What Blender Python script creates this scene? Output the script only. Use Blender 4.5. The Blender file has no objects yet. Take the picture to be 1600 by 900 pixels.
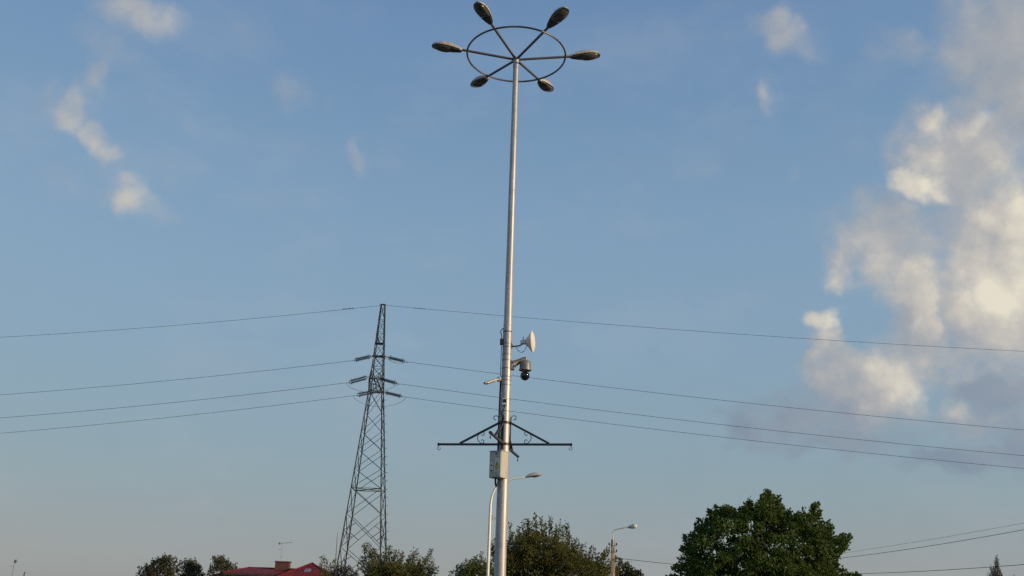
import bpy, math, random
import numpy as np
from mathutils import Vector, Matrix, Quaternion

random.seed(7)
rng = np.random.default_rng(7)
scene = bpy.context.scene
C = scene.collection
R = math.radians

# ------------------------------------------------------------------ camera
FOC, PITCH, ROLL, EYE = 1450.0, R(18.67), R(1.9), Vector((0, 0, 1.6))
_fw = Vector((0, math.cos(PITCH), math.sin(PITCH)))
_u0 = Vector((0, -math.sin(PITCH), math.cos(PITCH)))
_r0 = Vector((1, 0, 0))
_rt = _r0 * math.cos(ROLL) + _u0 * math.sin(ROLL)
_up = _u0 * math.cos(ROLL) - _r0 * math.sin(ROLL)
cd = bpy.data.cameras.new('camera')
cam = bpy.data.objects.new('camera', cd)
C.objects.link(cam)
m3 = Matrix((_rt, _up, -_fw)).transposed()
cam.matrix_world = Matrix.Translation(EYE) @ m3.to_4x4()
cd.sensor_width = 36.0
cd.lens = FOC / 1600 * 36.0
cd.clip_start = 0.1
cd.clip_end = 20000
scene.camera = cam


def ray(px, py):
    return _fw * FOC + _rt * (px - 800) - _up * (py - 450)


def at(px, py, Y):
    d = ray(px, py)
    return EYE + d * (Y / d.y)


def azel(px, py):
    d = ray(px, py).normalized()
    return math.degrees(math.atan2(d.x, d.y)), math.degrees(math.asin(d.z))


# ------------------------------------------------------------------ light
SUN_AZ, SUN_EL = R(115), R(12)          # azimuth clockwise from +Y
SUN_DIR = Vector((math.sin(SUN_AZ) * math.cos(SUN_EL), math.cos(SUN_AZ) * math.cos(SUN_EL), math.sin(SUN_EL)))
sl = bpy.data.lights.new('sun', 'SUN')
sl.energy = 2.0
sl.angle = R(0.6)
sl.color = (1.0, 0.72, 0.42)
so = bpy.data.objects.new('sun', sl)
so.rotation_euler = SUN_DIR.to_track_quat('Z', 'Y').to_euler()
so.location = (30, -10, 40)
C.objects.link(so)

world = bpy.data.worlds.new('World')
scene.world = world
world.use_nodes = True
scene.view_settings.view_transform = 'Standard'
scene.view_settings.look = 'None'
scene.view_settings.gamma = 1
scene.view_settings.use_curve_mapping = False
scene.view_settings.exposure = 0.9
scene.render.engine = 'CYCLES'
scene.cycles.use_denoising = False
scene.cycles.max_bounces = 5
scene.cycles.adaptive_threshold = 0.015
scene.cycles.adaptive_min_samples = 8

wt = world.node_tree
wt.nodes.clear()


def wn(t, **kw):
    n = wt.nodes.new(t)
    for k, v in kw.items():
        setattr(n, k, v)
    return n


def _set(sock, v):
    if isinstance(v, bpy.types.NodeSocket):
        wt.links.new(v, sock)
    else:
        sock.default_value = v


def M_(op, a, b=0.0, c=0.0, clamp=False):
    n = wn('ShaderNodeMath', operation=op, use_clamp=clamp)
    _set(n.inputs[0], a); _set(n.inputs[1], b); _set(n.inputs[2], c)
    return n.outputs[0]


def V_(op, a, b=(0, 0, 0), s=1.0):
    n = wn('ShaderNodeVectorMath', operation=op)
    _set(n.inputs[0], a); _set(n.inputs[1], b)
    if op == 'SCALE':
        _set(n.inputs['Scale'], s)
    return n.outputs[0]


def sstep(v, lo, hi, a=0.0, b=1.0):
    n = wn('ShaderNodeMapRange', interpolation_type='SMOOTHSTEP')
    _set(n.inputs[0], v)
    n.inputs[1].default_value = lo; n.inputs[2].default_value = hi
    n.inputs[3].default_value = a; n.inputs[4].default_value = b
    return n.outputs[0]


def noise(vec, scale, detail=4, rough=0.5):
    n = wn('ShaderNodeTexNoise')
    _set(n.inputs['Vector'], vec)
    n.inputs['Scale'].default_value = scale
    n.inputs['Detail'].default_value = detail
    n.inputs['Roughness'].default_value = rough
    return n


def mixc(f, a, b, mode='MIX'):
    n = wn('ShaderNodeMix', data_type='RGBA', blend_type=mode)
    _set(n.inputs[0], f); _set(n.inputs[6], a); _set(n.inputs[7], b)
    return n.outputs[2]


def ramp(v, stops, ip='LINEAR'):
    n = wn('ShaderNodeValToRGB')
    _set(n.inputs[0], v)
    n.color_ramp.interpolation = ip
    top = max(max(c) for p, c in stops) * 1.05
    stops = [(p, tuple(x / top for x in c)) for p, c in stops]
    el = n.color_ramp.elements
    while len(el) > 1:
        el.remove(el[0])
    el[0].position = stops[0][0]; el[0].color = (*stops[0][1], 1)
    for p, c in stops[1:]:
        e = el.new(p); e.color = (*c, 1)
    return V_('SCALE', n.outputs[0], s=top)


def lin(r, g, b):
    f = lambda c: (c / 255 / 12.92) if c / 255 <= 0.04045 else ((c / 255 + 0.055) / 1.055) ** 2.4
    return (f(r), f(g), f(b))


tc = wn('ShaderNodeTexCoord')
dirv = V_('NORMALIZE', tc.outputs['Generated'])
sep = wn('ShaderNodeSeparateXYZ')
_set(sep.inputs[0], dirv)
az = M_('MULTIPLY', M_('ARCTAN2', sep.outputs[0], sep.outputs[1]), 57.2958)
el_ = M_('MULTIPLY', M_('ARCSINE', sep.outputs[2]), 57.2958)
sky = wn('ShaderNodeTexSky', sky_type='NISHITA')
sky.sun_disc = False
sky.sun_elevation = SUN_EL
sky.sun_rotation = SUN_AZ
sky.altitude = 120
sky.air_density = 1.0
sky.dust_density = 1.6
sky.ozone_density = 1.5
# the haze near the ground greys the sky, whatever the azimuth
elf = M_('DIVIDE', el_, 90.0, clamp=True)
K = 0.12 * 2 ** 0.9                      # background strength times exposure
hz = lambda c: tuple(v / K for v in c)
corr = ramp(elf, [(0.0, (0.66, .71, 1.1)), (1.75 / 90, (.66, .71, 1.1)), (3.15 / 90, (.57, .563, .776)), (6.8 / 90, (.595, .563, .61)),
                  (9.45 / 90, (.664, .626, .638)), (13.7 / 90, (.787, .748, .733)), (20.3 / 90, (.97, .91, .865)),
                  (28 / 90, (1.0, 1.0, .98)), (1.0, (1, 1, 1))], 'CARDINAL')
veil = ramp(elf, [(0.0, hz((.325, .335, .32))), (3.15 / 90, hz((.305, .344, .352))), (6.8 / 90, hz((.272, .366, .412))),
                  (13.7 / 90, hz((.242, .362, .472))), (20.3 / 90, hz((.219, .348, .49))), (28 / 90, hz((.178, .304, .468))),
                  (35.4 / 90, hz((.143, .255, .44))), (1.0, hz((.10, .17, .33)))], 'CARDINAL')
base = mixc(0.88, mixc(1.0, sky.outputs[0], corr, 'MULTIPLY'), veil)
# clouds: soft masses at directions of the sky (azimuth, elevation in degrees)
w1 = noise(dirv, 9.0, 3, 0.55)
w2 = noise(dirv, 34.0, 3, 0.55)
wv = V_('ADD', V_('SCALE', V_('SUBTRACT', w1.outputs['Color'], (0.5, 0.5, 0.5)), s=4.2),
        V_('SCALE', V_('SUBTRACT', w2.outputs['Color'], (0.5, 0.5, 0.5)), s=1.9))
comb = wn('ShaderNodeCombineXYZ')
_set(comb.inputs[0], az); _set(comb.inputs[1], el_)
uv = V_('MULTIPLY', V_('ADD', comb.outputs[0], wv), (1, 1, 0))

# px, py, rx, ry, rotation, weight, brightness
VEIL = [
    (1570, 430, 170, 200, 0, .85, .56), (1585, 110, 150, 200, 10, .85, .46), (1500, 240, 120, 120, 20, .74, .48), (1395, 395, 130, 85, 30, .74, .54),
    (1340, 610, 105, 85, 0, .70, .42), (1425, 520, 100, 120, 0, .74, .52), (1245, 652, 130, 50, 0, .78, .12), (1530, 650, 130, 60, 0, .66, .34),
    (1300, 560, 44, 90, 0, .55, .52), (1440, 200, 50, 70, 0, .5, .52), (1350, 390, 80, 60, 0, .55, .54),
    (1165, 660, 52, 38, 0, .80, .04), (1190, 690, 80, 16, 0, .45, .06), (1320, 694, 130, 26, 0, .66, .06), (1490, 716, 105, 30, -6, .95, .03),
    (1585, 690, 60, 44, -20, .95, .10), (1255, 612, 34, 44, 0, .36, .16), (1440, 665, 70, 24, 0, .36, .2), (1545, 598, 115, 38, 4, 1.15, .02),
    (1225, 36, 66, 42, 25, .54, .60), (1262, 66, 50, 30, 20, .28, .5), (1410, 55, 90, 40, 20, .36, .46), (1370, 100, 90, 50, 0, .14, .4),
    (1214, 150, 20, 44, -18, .50, .60), (1246, 272, 18, 20, 0, .22, .5), (1290, 180, 60, 30, 0, .14, .4), (1330, 230, 80, 40, 0, .14, .4),
    (222, 4, 86, 54, 0, .52, .58), (165, 70, 66, 66, 0, .26, .44), (150, 142, 36, 50, -20, .44, .54), (180, 100, 60, 60, 0, .16, .4),
    (116, 186, 40, 40, 25, .48, .62), (154, 220, 44, 34, 30, .50, .62), (203, 300, 54, 40, -10, .56, .72), (175, 262, 50, 40, 20, .16, .45),
    (240, 318, 60, 24, -10, .24, .5), (272, 255, 50, 34, 0, .22, .42), (75, 165, 34, 40, 0, .24, .42),
    (75, 290, 70, 22, 0, .18, .40), (455, 133, 50, 32, 15, .26, .42), (562, 238, 18, 40, -18, .32, .55),
    (600, 240, 46, 20, 0, .18, .45), (465, 205, 50, 30, 0, .18, .4), (400, 60, 76, 44, 0, .18, .4), (298, 175, 22, 34, 0, .2, .4),
    (520, 165, 40, 24, 0, .18, .42), (1090, 250, 60, 36, 0, .15, .42), (640, 410, 60, 20, 0, .12, .45),
    (1482, 420, 60, 22, 20, -.22, .5), (1350, 508, 40, 44, 0, -.48, .5), (1448, 606, 34, 30, 0, -.30, .5), (1225, 560, 60, 60, 0, -.3, .5), (1540, 180, 40, 14, -20, -.3, .5),
]
HEADS = [
    (1452, 195, 30, 40, 0, .62, .72), (1448, 250, 40, 34, 0, .5, .62), (1442, 298, 46, 34, -15, .72, .88), (1500, 205, 40, 26, 0, .42, .6), (1530, 190, 30, 24, 0, .46, .7),
    (1575, 335, 80, 44, 10, .70, .84), (1585, 430, 75, 70, 0, .80, .96), (1540, 470, 66, 50, 0, .72, .82), (1520, 395, 50, 46, 0, .6, .74), (1528, 330, 32, 22, 0, .62, .96),
    (1650, 390, 110, 120, 0, .8, .85), (1590, 505, 60, 40, 0, .6, .66), (1560, 245, 60, 30, 0, .4, .56),
    (1318, 412, 50, 40, 10, .60, .60), (1370, 430, 50, 34, 25, .58, .62), (1302, 438, 30, 20, 0, .46, .62), (1405, 350, 46, 30, 20, .40, .56),
    (1420, 460, 52, 44, 0, .74, .70), (1444, 510, 32, 44, 0, .72, .80), (1430, 550, 50, 40, 0, .6, .62), (1490, 550, 60, 40, 0, .5, .5),
    (1286, 500, 22, 28, 5, .62, .74), (1288, 548, 24, 34, 4, .60, .66), (1300, 595, 30, 36, 0, .5, .52),
    (1388, 590, 40, 46, -10, .66, .70), (1350, 630, 50, 40, 0, .46, .44), (1470, 640, 34, 30, 0, .52, .60), (1350, 668, 60, 22, 0, .44, .36),
]
# the bank goes on to the right, other puffs stand left and above the view
FAR = [(38, 20, 8, 6, .9, .8), (47, 14, 9, 5, .9, .5), (44, 27, 7, 5, .7, .6), (58, 19, 10, 6, .9, .8), (70, 12, 11, 4, .8, .4),
       (-40, 18, 6, 3, .6, .55), (-55, 26, 8, 4, .7, .6), (-75, 14, 10, 4, .7, .4), (-48, 37, 7, 4, .6, .5), (110, 25, 12, 6, .8, .9),
       (150, 20, 14, 6, .8, .8), (-120, 22, 14, 6, .8, .6), (-160, 30, 12, 7, .8, .7), (20, 52, 10, 6, .5, .55), (-25, 58, 12, 6, .5, .5)]


def blob(cx, cy, rx, ry, rot, w, b, dens, bs, bw):
    # a dome (1 - r^2)^2 over an ellipse, by two dot products on (azimuth, elevation, 1); its sunward side is brighter
    c, s = math.cos(rot), math.sin(rot)
    ax, ay = c / rx, s / rx
    bx, by = -s / ry, c / ry
    n1 = wn('ShaderNodeVectorMath', operation='DOT_PRODUCT')
    _set(n1.inputs[0], uv1); n1.inputs[1].default_value = (ax, ay, -(ax * cx + ay * cy))
    n2 = wn('ShaderNodeVectorMath', operation='DOT_PRODUCT')
    _set(n2.inputs[0], uv1); n2.inputs[1].default_value = (bx, by, -(bx * cx + by * cy))
    p, q = n1.outputs['Value'], n2.outputs['Value']
    g = M_('SUBTRACT', 1.0, M_('MULTIPLY_ADD', p, p, M_('MULTIPLY', q, q)), clamp=True)
    g = M_('MULTIPLY', g, g)
    if w < 0:
        return M_('MULTIPLY_ADD', g, w, dens), bs, bw
    gw = M_('MULTIPLY', g, w)
    d2 = M_('SMOOTH_MAX', dens, gw, 0.10)
    lit = M_('MULTIPLY_ADD', p, 0.22, b)
    return d2, M_('MULTIPLY_ADD', gw, lit, bs), M_('ADD', gw, bw)


uv1 = V_('ADD', uv, (0, 0, 1))


def layer(lst, far, k):
    blobs = []
    for (px, py, rx, ry, rot, w, b) in lst:
        u, v = azel(px, py)
        ru = abs(azel(px + rx, py)[0] - u); rv = abs(azel(px, py + ry)[1] - v)
        blobs.append((u, v, ru * k, rv * k, R(-rot), w, b))
    for (u, v, ru, rv, w, b) in far:
        blobs.append((u, v, ru * k, rv * k, 0, w, b))
    blobs.sort(key=lambda t: -t[5])
    dens, bs, bw = 0.0, 0.0, 0.02
    for t in blobs:
        dens, bs, bw = blob(*t, dens, bs, bw)
    return dens, M_('DIVIDE', bs, bw)


f1 = noise(dirv, 13.0, 8, 0.55).outputs[0]
f2 = noise(V_('ADD', dirv, (SUN_DIR.x * 0.012, SUN_DIR.y * 0.012, 0.014)), 13.0, 6, 0.52).outputs[0]
f3 = noise(dirv, 46.0, 5, 0.58).outputs[0]
fb = M_('SUBTRACT', f1, 0.5)
fc_ = M_('SUBTRACT', f3, 0.5)
relief = M_('MULTIPLY', M_('SUBTRACT', f1, f2), 1.15)
CRAMP = [(p, hz(c)) for p, c in ((0.0, lin(130, 145, 162)), (0.25, lin(145, 155, 168)), (0.5, lin(173, 174, 176)), (0.75, lin(201, 196, 187)), (1.0, lin(234, 226, 206)))]
dv, bv = layer(VEIL, FAR, 1.35)
cv = M_('MULTIPLY_ADD', M_('MULTIPLY_ADD', fc_, 0.45, fb), M_('MULTIPLY', M_('MINIMUM', M_('MAXIMUM', dv, 0.0), 0.5), 1.9), dv)
av = M_('MULTIPLY', sstep(cv, 0.02, 0.72), 0.92)
dh, bh = layer(HEADS, [f for f in FAR if f[4] > .75], 1.42)
ch_ = M_('MULTIPLY_ADD', M_('MULTIPLY_ADD', fc_, 0.55, fb), M_('MULTIPLY', M_('MINIMUM', dh, 0.45), 2.1), dh)
ah = M_('MULTIPLY', sstep(ch_, 0.03, 0.62), 0.84)
colv = ramp(M_('ADD', bv, M_('MULTIPLY', relief, 0.7), clamp=True), CRAMP)
colh = ramp(M_('ADD', M_('ADD', bh, relief), M_('MULTIPLY', fc_, 0.35), clamp=True), CRAMP)
thin = noise(V_('MULTIPLY', dirv, (1.0, 1.0, 2.2)), 5.5, 6, 0.6).outputs[0]
base = mixc(M_('MULTIPLY', sstep(thin, 0.48, 0.74), 0.16), base, (*hz(lin(176, 180, 188)), 1))
cool = mixc(ah, mixc(av, base, colv), colh)
bg = wn('ShaderNodeBackground')
_set(bg.inputs[0], cool)
bg.inputs[1].default_value = 0.12
wo = wn('ShaderNodeOutputWorld')
wt.links.new(bg.outputs[0], wo.inputs[0])
world.cycles.sampling_method = 'MANUAL'
world.cycles.sample_map_resolution = 512


# ------------------------------------------------------------------ materials
def mat(name, col, rough=0.6, metal=0.0, var=0.15, scale=6.0, bump=0.0, spec=0.5, detail=4):
    m = bpy.data.materials.new(name)
    m.use_nodes = True
    nt = m.node_tree
    b = nt.nodes['Principled BSDF']
    tcn = nt.nodes.new('ShaderNodeTexCoord')
    nz = nt.nodes.new('ShaderNodeTexNoise')
    nz.inputs['Scale'].default_value = scale
    nz.inputs['Detail'].default_value = detail
    nt.links.new(tcn.outputs['Object'], nz.inputs['Vector'])
    rp = nt.nodes.new('ShaderNodeValToRGB')
    e = rp.color_ramp.elements
    e[0].position = 0.3; e[1].position = 0.7
    e[0].color = (*[c * (1 - var) for c in col], 1)
    e[1].color = (*[min(1, c * (1 + var)) for c in col], 1)
    nt.links.new(nz.outputs[0], rp.inputs[0])
    nt.links.new(rp.outputs[0], b.inputs['Base Color'])
    b.inputs['Metallic'].default_value = metal
    b.inputs['Specular IOR Level'].default_value = spec
    mr = nt.nodes.new('ShaderNodeMapRange')
    mr.inputs[3].default_value = max(0, rough - 0.08); mr.inputs[4].default_value = min(1, rough + 0.08)
    nt.links.new(nz.outputs[0], mr.inputs[0])
    nt.links.new(mr.outputs[0], b.inputs['Roughness'])
    if bump:
        bn = nt.nodes.new('ShaderNodeBump')
        bn.inputs['Strength'].default_value = bump
        nt.links.new(nz.outputs[0], bn.inputs['Height'])
        nt.links.new(bn.outputs[0], b.inputs['Normal'])
    return m


def leafmat(name, dark, light, trans=0.35):
    m = bpy.data.materials.new(name)
    m.use_nodes = True
    nt = m.node_tree
    nt.nodes.clear()
    out = nt.nodes.new('ShaderNodeOutputMaterial')
    geo = nt.nodes.new('ShaderNodeNewGeometry')
    tcn = nt.nodes.new('ShaderNodeTexCoord')
    nz = nt.nodes.new('ShaderNodeTexNoise')
    nz.inputs['Scale'].default_value = 0.9
    nt.links.new(tcn.outputs['Object'], nz.inputs['Vector'])
    ad = nt.nodes.new('ShaderNodeMath'); ad.operation = 'MULTIPLY_ADD'
    ad.inputs[1].default_value = 0.40
    nt.links.new(geo.outputs['Random Per Island'], ad.inputs[0])
    sb = nt.nodes.new('ShaderNodeMath'); sb.operation = 'MULTIPLY_ADD'
    sb.inputs[1].default_value = 0.9; sb.inputs[2].default_value = -0.14
    nt.links.new(nz.outputs[0], sb.inputs[0])
    nt.links.new(sb.outputs[0], ad.inputs[2])
    rp = nt.nodes.new('ShaderNodeValToRGB')
    rp.color_ramp.elements[0].color = (*dark, 1)
    rp.color_ramp.elements[1].color = (*light, 1)
    nt.links.new(ad.outputs[0], rp.inputs[0])
    df = nt.nodes.new('ShaderNodeBsdfPrincipled')
    df.inputs['Roughness'].default_value = 0.55
    df.inputs['Specular IOR Level'].default_value = 0.18
    nt.links.new(rp.outputs[0], df.inputs['Base Color'])
    tr = nt.nodes.new('ShaderNodeBsdfTranslucent')
    nt.links.new(rp.outputs[0], tr.inputs[0])
    mx = nt.nodes.new('ShaderNodeMixShader')
    mx.inputs[0].default_value = trans
    nt.links.new(df.outputs[0], mx.inputs[1]); nt.links.new(tr.outputs[0], mx.inputs[2])
    nt.links.new(mx.outputs[0], out.inputs[0])
    return m


MAT = {
    'galv': mat('galvanised_steel', (0.42, 0.43, 0.45), 0.50, 0.5, 0.10, 5),
    'galv_dark': mat('weathered_steel', (0.20, 0.20, 0.20), 0.45, 0.6, 0.15, 9),
    'arm': mat('dark_tube_steel', (0.16, 0.155, 0.15), 0.42, 0.55, 0.15, 9),
    'lamp': mat('lamp_housing_grey', (0.42, 0.40, 0.37), 0.5, 0.0, 0.12, 8),
    'lampdark': mat('lamp_gear_cover', (0.075, 0.073, 0.07), 0.5, 0.0, 0.2, 8),
    'bowl': mat('smoked_lamp_glass', (0.11, 0.105, 0.10), 0.2, 0.0, 0.3, 5, spec=0.6),
    'white': mat('white_plastic', (0.70, 0.69, 0.66), 0.45, 0.0, 0.06, 10),
    'ptz': mat('grey_cast_metal', (0.17, 0.17, 0.165), 0.45, 0.3, 0.1, 9),
    'dome': mat('tinted_dome', (0.008, 0.008, 0.012), 0.06, 0.0, 0.1, 4, spec=0.7),
    'black': mat('black_rubber', (0.012, 0.012, 0.014), 0.55, 0.0, 0.3, 12),
    'iron': mat('black_painted_iron', (0.014, 0.015, 0.018), 0.45, 0.1, 0.3, 12),
    'cabinet': mat('cabinet_grey_paint', (0.46, 0.46, 0.42), 0.5, 0.0, 0.07, 5),
    'yellow': mat('yellow_sign', (0.45, 0.42, 0.06), 0.5, 0.0, 0.15, 30),
    'paper': mat('white_sticker', (0.68, 0.68, 0.62), 0.6, 0.0, 0.1, 30),
    'lattice': mat('tower_grey_green_paint', (0.050, 0.060, 0.058), 0.65, 0.15, 0.45, 1.6),
    'insul': mat('brown_glazed_ceramic', (0.018, 0.015, 0.018), 0.4, 0.0, 0.3, 6),
    'wire': mat('aged_aluminium_wire', (0.045, 0.048, 0.055), 0.6, 0.2, 0.2, 1),
    'cream': mat('cream_pole_paint', (0.74, 0.72, 0.66), 0.45, 0.1, 0.08, 4),
    'conc': mat('weathered_concrete', (0.36, 0.28, 0.22), 0.9, 0.0, 0.5, 2.2, 0.3),
    'lamp_blue': mat('pale_lamp_glass', (0.55, 0.60, 0.62), 0.2, 0.0, 0.1, 6),
    'roof': mat('red_roof_sheet', (0.19, 0.017, 0.014), 0.7, 0.0, 0.25, 1.2, spec=0.25),
    'brick': mat('chimney_brick', (0.10, 0.045, 0.038), 0.9, 0.0, 0.3, 6),
    'render': mat('house_render', (0.45, 0.42, 0.36), 0.9, 0.0, 0.1, 3),
    'soffit': mat('dark_fascia', (0.05, 0.03, 0.028), 0.7, 0.0, 0.2, 3),
    'pane': mat('window_glass', (0.10, 0.12, 0.14), 0.08, 0.0, 0.1, 2, spec=0.8),
    'bark': mat('bark', (0.07, 0.055, 0.042), 0.9, 0.0, 0.35, 9, 0.4),
    'asphalt': mat('asphalt', (0.055, 0.055, 0.055), 0.9, 0.0, 0.25, 40, 0.2),
    'paving': mat('paving', (0.24, 0.23, 0.21), 0.85, 0.0, 0.2, 12, 0.2),
    'grass': mat('mown_grass', (0.07, 0.09, 0.035), 0.95, 0.0, 0.45, 1.5, 0.3, 0.2),
    'leaf_maple': leafmat('maple_leaf', (0.042, 0.072, 0.016), (0.105, 0.160, 0.034), .45),
    'leaf_olive': leafmat('olive_leaf', (0.064, 0.074, 0.020), (0.170, 0.170, 0.052), .45),
    'leaf_shrub': leafmat('shrub_leaf', (0.06, 0.082, 0.022), (0.16, 0.185, 0.06), .42),
    'leaf_walnut': leafmat('feathery_leaf', (0.056, 0.068, 0.020), (0.165, 0.168, 0.056), .45),
    'leaf_far': leafmat('far_leaf', (0.048, 0.058, 0.034), (0.11, 0.115, 0.066)),
    'leaf_brown': leafmat('russet_leaf', (0.040, 0.026, 0.020), (0.085, 0.055, 0.042)),
    'leaf_dark': leafmat('dark_leaf', (0.026, 0.034, 0.016), (0.065, 0.075, 0.032)),
    'leaf_conifer': leafmat('conifer_leaf', (0.05, 0.05, 0.04), (0.11, 0.105, 0.085), 0.1),
}


def streak(m, sc, amount, seams=None):
    """stretched run-off stains (and, for sheet roofs, seams) multiplied into the base colour"""
    nt = m.node_tree
    b = nt.nodes['Principled BSDF']
    src = b.inputs['Base Color'].links[0].from_socket
    tcn = nt.nodes.new('ShaderNodeTexCoord')
    mp = nt.nodes.new('ShaderNodeMapping')
    mp.inputs['Scale'].default_value = sc
    nt.links.new(tcn.outputs['Object'], mp.inputs[0])
    nz = nt.nodes.new('ShaderNodeTexNoise'); nz.inputs['Scale'].default_value = 1; nz.inputs['Detail'].default_value = 5
    nt.links.new(mp.outputs[0], nz.inputs['Vector'])
    mr = nt.nodes.new('ShaderNodeMapRange')
    mr.inputs[1].default_value = .35; mr.inputs[2].default_value = .65; mr.inputs[3].default_value = 1 - amount; mr.inputs[4].default_value = 1 + amount * .4
    nt.links.new(nz.outputs[0], mr.inputs[0])
    fac = mr.outputs[0]
    if seams:
        wv_ = nt.nodes.new('ShaderNodeTexWave'); wv_.bands_direction = 'X'
        wv_.inputs['Scale'].default_value = seams
        nt.links.new(tcn.outputs['Object'], wv_.inputs['Vector'])
        r2_ = nt.nodes.new('ShaderNodeMapRange'); r2_.inputs[1].default_value = 0; r2_.inputs[2].default_value = .25
        r2_.inputs[3].default_value = .55; r2_.inputs[4].default_value = 1
        nt.links.new(wv_.outputs[1], r2_.inputs[0])
        mm = nt.nodes.new('ShaderNodeMath'); mm.operation = 'MULTIPLY'
        nt.links.new(fac, mm.inputs[0]); nt.links.new(r2_.outputs[0], mm.inputs[1])
        fac = mm.outputs[0]
    mx = nt.nodes.new('ShaderNodeMix'); mx.data_type = 'RGBA'; mx.blend_type = 'MULTIPLY'; mx.inputs[0].default_value = 1
    nt.links.new(src, mx.inputs[6]); nt.links.new(fac, mx.inputs[7])
    nt.links.new(mx.outputs[2], b.inputs['Base Color'])


streak(MAT['galv'], (30, 30, .7), .28)
streak(MAT['cabinet'], (14, 14, 1.5), .22)
streak(MAT['conc'], (9, 9, .8), .45)
streak(MAT['lattice'], (2, 2, .3), .35)
streak(MAT['white'], (12, 12, 4), .16)
streak(MAT['lamp'], (14, 14, 6), .25)
streak(MAT['roof'], (.5, 2.5, 2.5), .3, seams=.55)

# ------------------------------------------------------------------ mesh helpers
def frame(d):
    d = Vector(d).normalized()
    a = Vector((0, 0, 1)) if abs(d.z) < 0.95 else Vector((1, 0, 0))
    s = d.cross(a).normalized()
    return s, s.cross(d).normalized(), d       # side, up, along


class MB:
    def __init__(self):
        self.v, self.f = [], []

    def ring(self, c, s, u, r, n, ru=None):
        i0 = len(self.v)
        for k in range(n):
            a = 2 * math.pi * k / n
            self.v.append(c + s * (r * math.cos(a)) + u * ((ru or r) * math.sin(a)))
        return i0

    def loft(self, rings, n, caps=True):
        for a, b in zip(rings, rings[1:]):
            for k in range(n):
                self.f.append((a + k, a + (k + 1) % n, b + (k + 1) % n, b + k))
        if caps:
            self.f.append(tuple(rings[0] + k for k in reversed(range(n))))
            self.f.append(tuple(rings[-1] + k for k in range(n)))
        return self

    def tube(self, pts, r, n=8, closed=False, caps=True):
        pts = [Vector(p) for p in pts]
        m = len(pts)
        rs = r if isinstance(r, (list, tuple)) else [r] * m
        up = None
        rings = []
        for i, p in enumerate(pts):
            if closed:
                d = pts[(i + 1) % m] - pts[i - 1]
            else:
                d = pts[min(i + 1, m - 1)] - pts[max(i - 1, 0)]
            d.normalize()
            if up is None:
                s, u, _ = frame(d)
            else:
                u = (up - d * up.dot(d)).normalized()
                s = d.cross(u).normalized()
            up = u
            rings.append(self.ring(p, s, u, rs[i], n))
        if closed:
            self.loft(rings + [rings[0]], n, False)
        else:
            self.loft(rings, n, caps)
        return self

    def lathe(self, origin, axis, prof, n=16):
        """prof: list of (distance along axis, radius)"""
        s, u, d = frame(axis)
        rings = [self.ring(Vector(origin) + d * h, s, u, max(r, 1e-4), n) for h, r in prof]
        return self.loft(rings, n)

    def box(self, c, ax, ay, az, sx, sy, sz):
        c = Vector(c); i = len(self.v)
        for z in (-1, 1):
            for y in (-1, 1):
                for x in (-1, 1):
                    self.v.append(c + ax * (x * sx / 2) + ay * (y * sy / 2) + az * (z * sz / 2))
        for q in ((0, 2, 3, 1), (4, 5, 7, 6), (0, 1, 5, 4), (2, 6, 7, 3), (0, 4, 6, 2), (1, 3, 7, 5)):
            self.f.append(tuple(i + k for k in q))
        return self

    def bar(self, a, b, w, h):
        a, b = Vector(a), Vector(b)
        s, u, d = frame(b - a)
        return self.box((a + b) / 2, s, u, d, w, h, (b - a).length)

    def poly(self, pts, faces):
        i = len(self.v)
        self.v += [Vector(p) for p in pts]
        self.f += [tuple(i + k for k in f) for f in faces]
        return self

    def mesh(self, name, m, smooth=True, origin=Vector((0, 0, 0)), bevel=0):
        me = bpy.data.meshes.new(name)
        me.from_pydata([tuple(v - origin) for v in self.v], [], self.f)
        me.materials.append(MAT[m])
        if smooth:
            me.polygons.foreach_set('use_smooth', [True] * len(me.polygons))
            me.set_sharp_from_angle(angle=R(38))
        me.update()
        return me

    def build(self, name, m, parent=None, smooth=True, bevel=0):
        org = parent_origin(parent)
        o = bpy.data.objects.new(name, self.mesh(name, m, smooth, org))
        C.objects.link(o)
        if parent:
            o.parent = parent
        if bevel:
            b = o.modifiers.new('bevel', 'BEVEL'); b.width = bevel; b.segments = 2
        return o


def parent_origin(p):
    v = Vector((0, 0, 0))
    while p:
        v = v + p.location
        p = p.parent
    return v


def thing(name, loc, label, cat, group=None):
    o = bpy.data.objects.new(name, None)
    o.empty_display_size = 0.3
    o.location = loc
    C.objects.link(o)
    return tag(o, label, cat, group)


def tag(o, label, cat, group=None):
    o['label'] = label
    o['category'] = cat
    if group:
        o['group'] = group
    return o


def inst(name, me, parent, mtx):
    """an object sharing a mesh, placed by a matrix in the parent's space"""
    o = bpy.data.objects.new(name, me)
    C.objects.link(o)
    o.parent = parent
    o.matrix_local = mtx
    return o


def catmull(pts, n=8):
    pts = [Vector(p) for p in pts]
    P = [pts[0] * 2 - pts[1]] + pts + [pts[-1] * 2 - pts[-2]]
    out = []
    for i in range(1, len(P) - 2):
        for k in range(n):
            t = k / n
            a, b, c, d = P[i - 1], P[i], P[i + 1], P[i + 2]
            out.append(0.5 * ((2 * b) + (c - a) * t + (2 * a - 5 * b + 4 * c - d) * t * t + (3 * b - a - 3 * c + d) * t ** 3))
    out.append(pts[-1])
    return out


X, Y_, Z = Vector((1, 0, 0)), Vector((0, 1, 0)), Vector((0, 0, 1))

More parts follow.
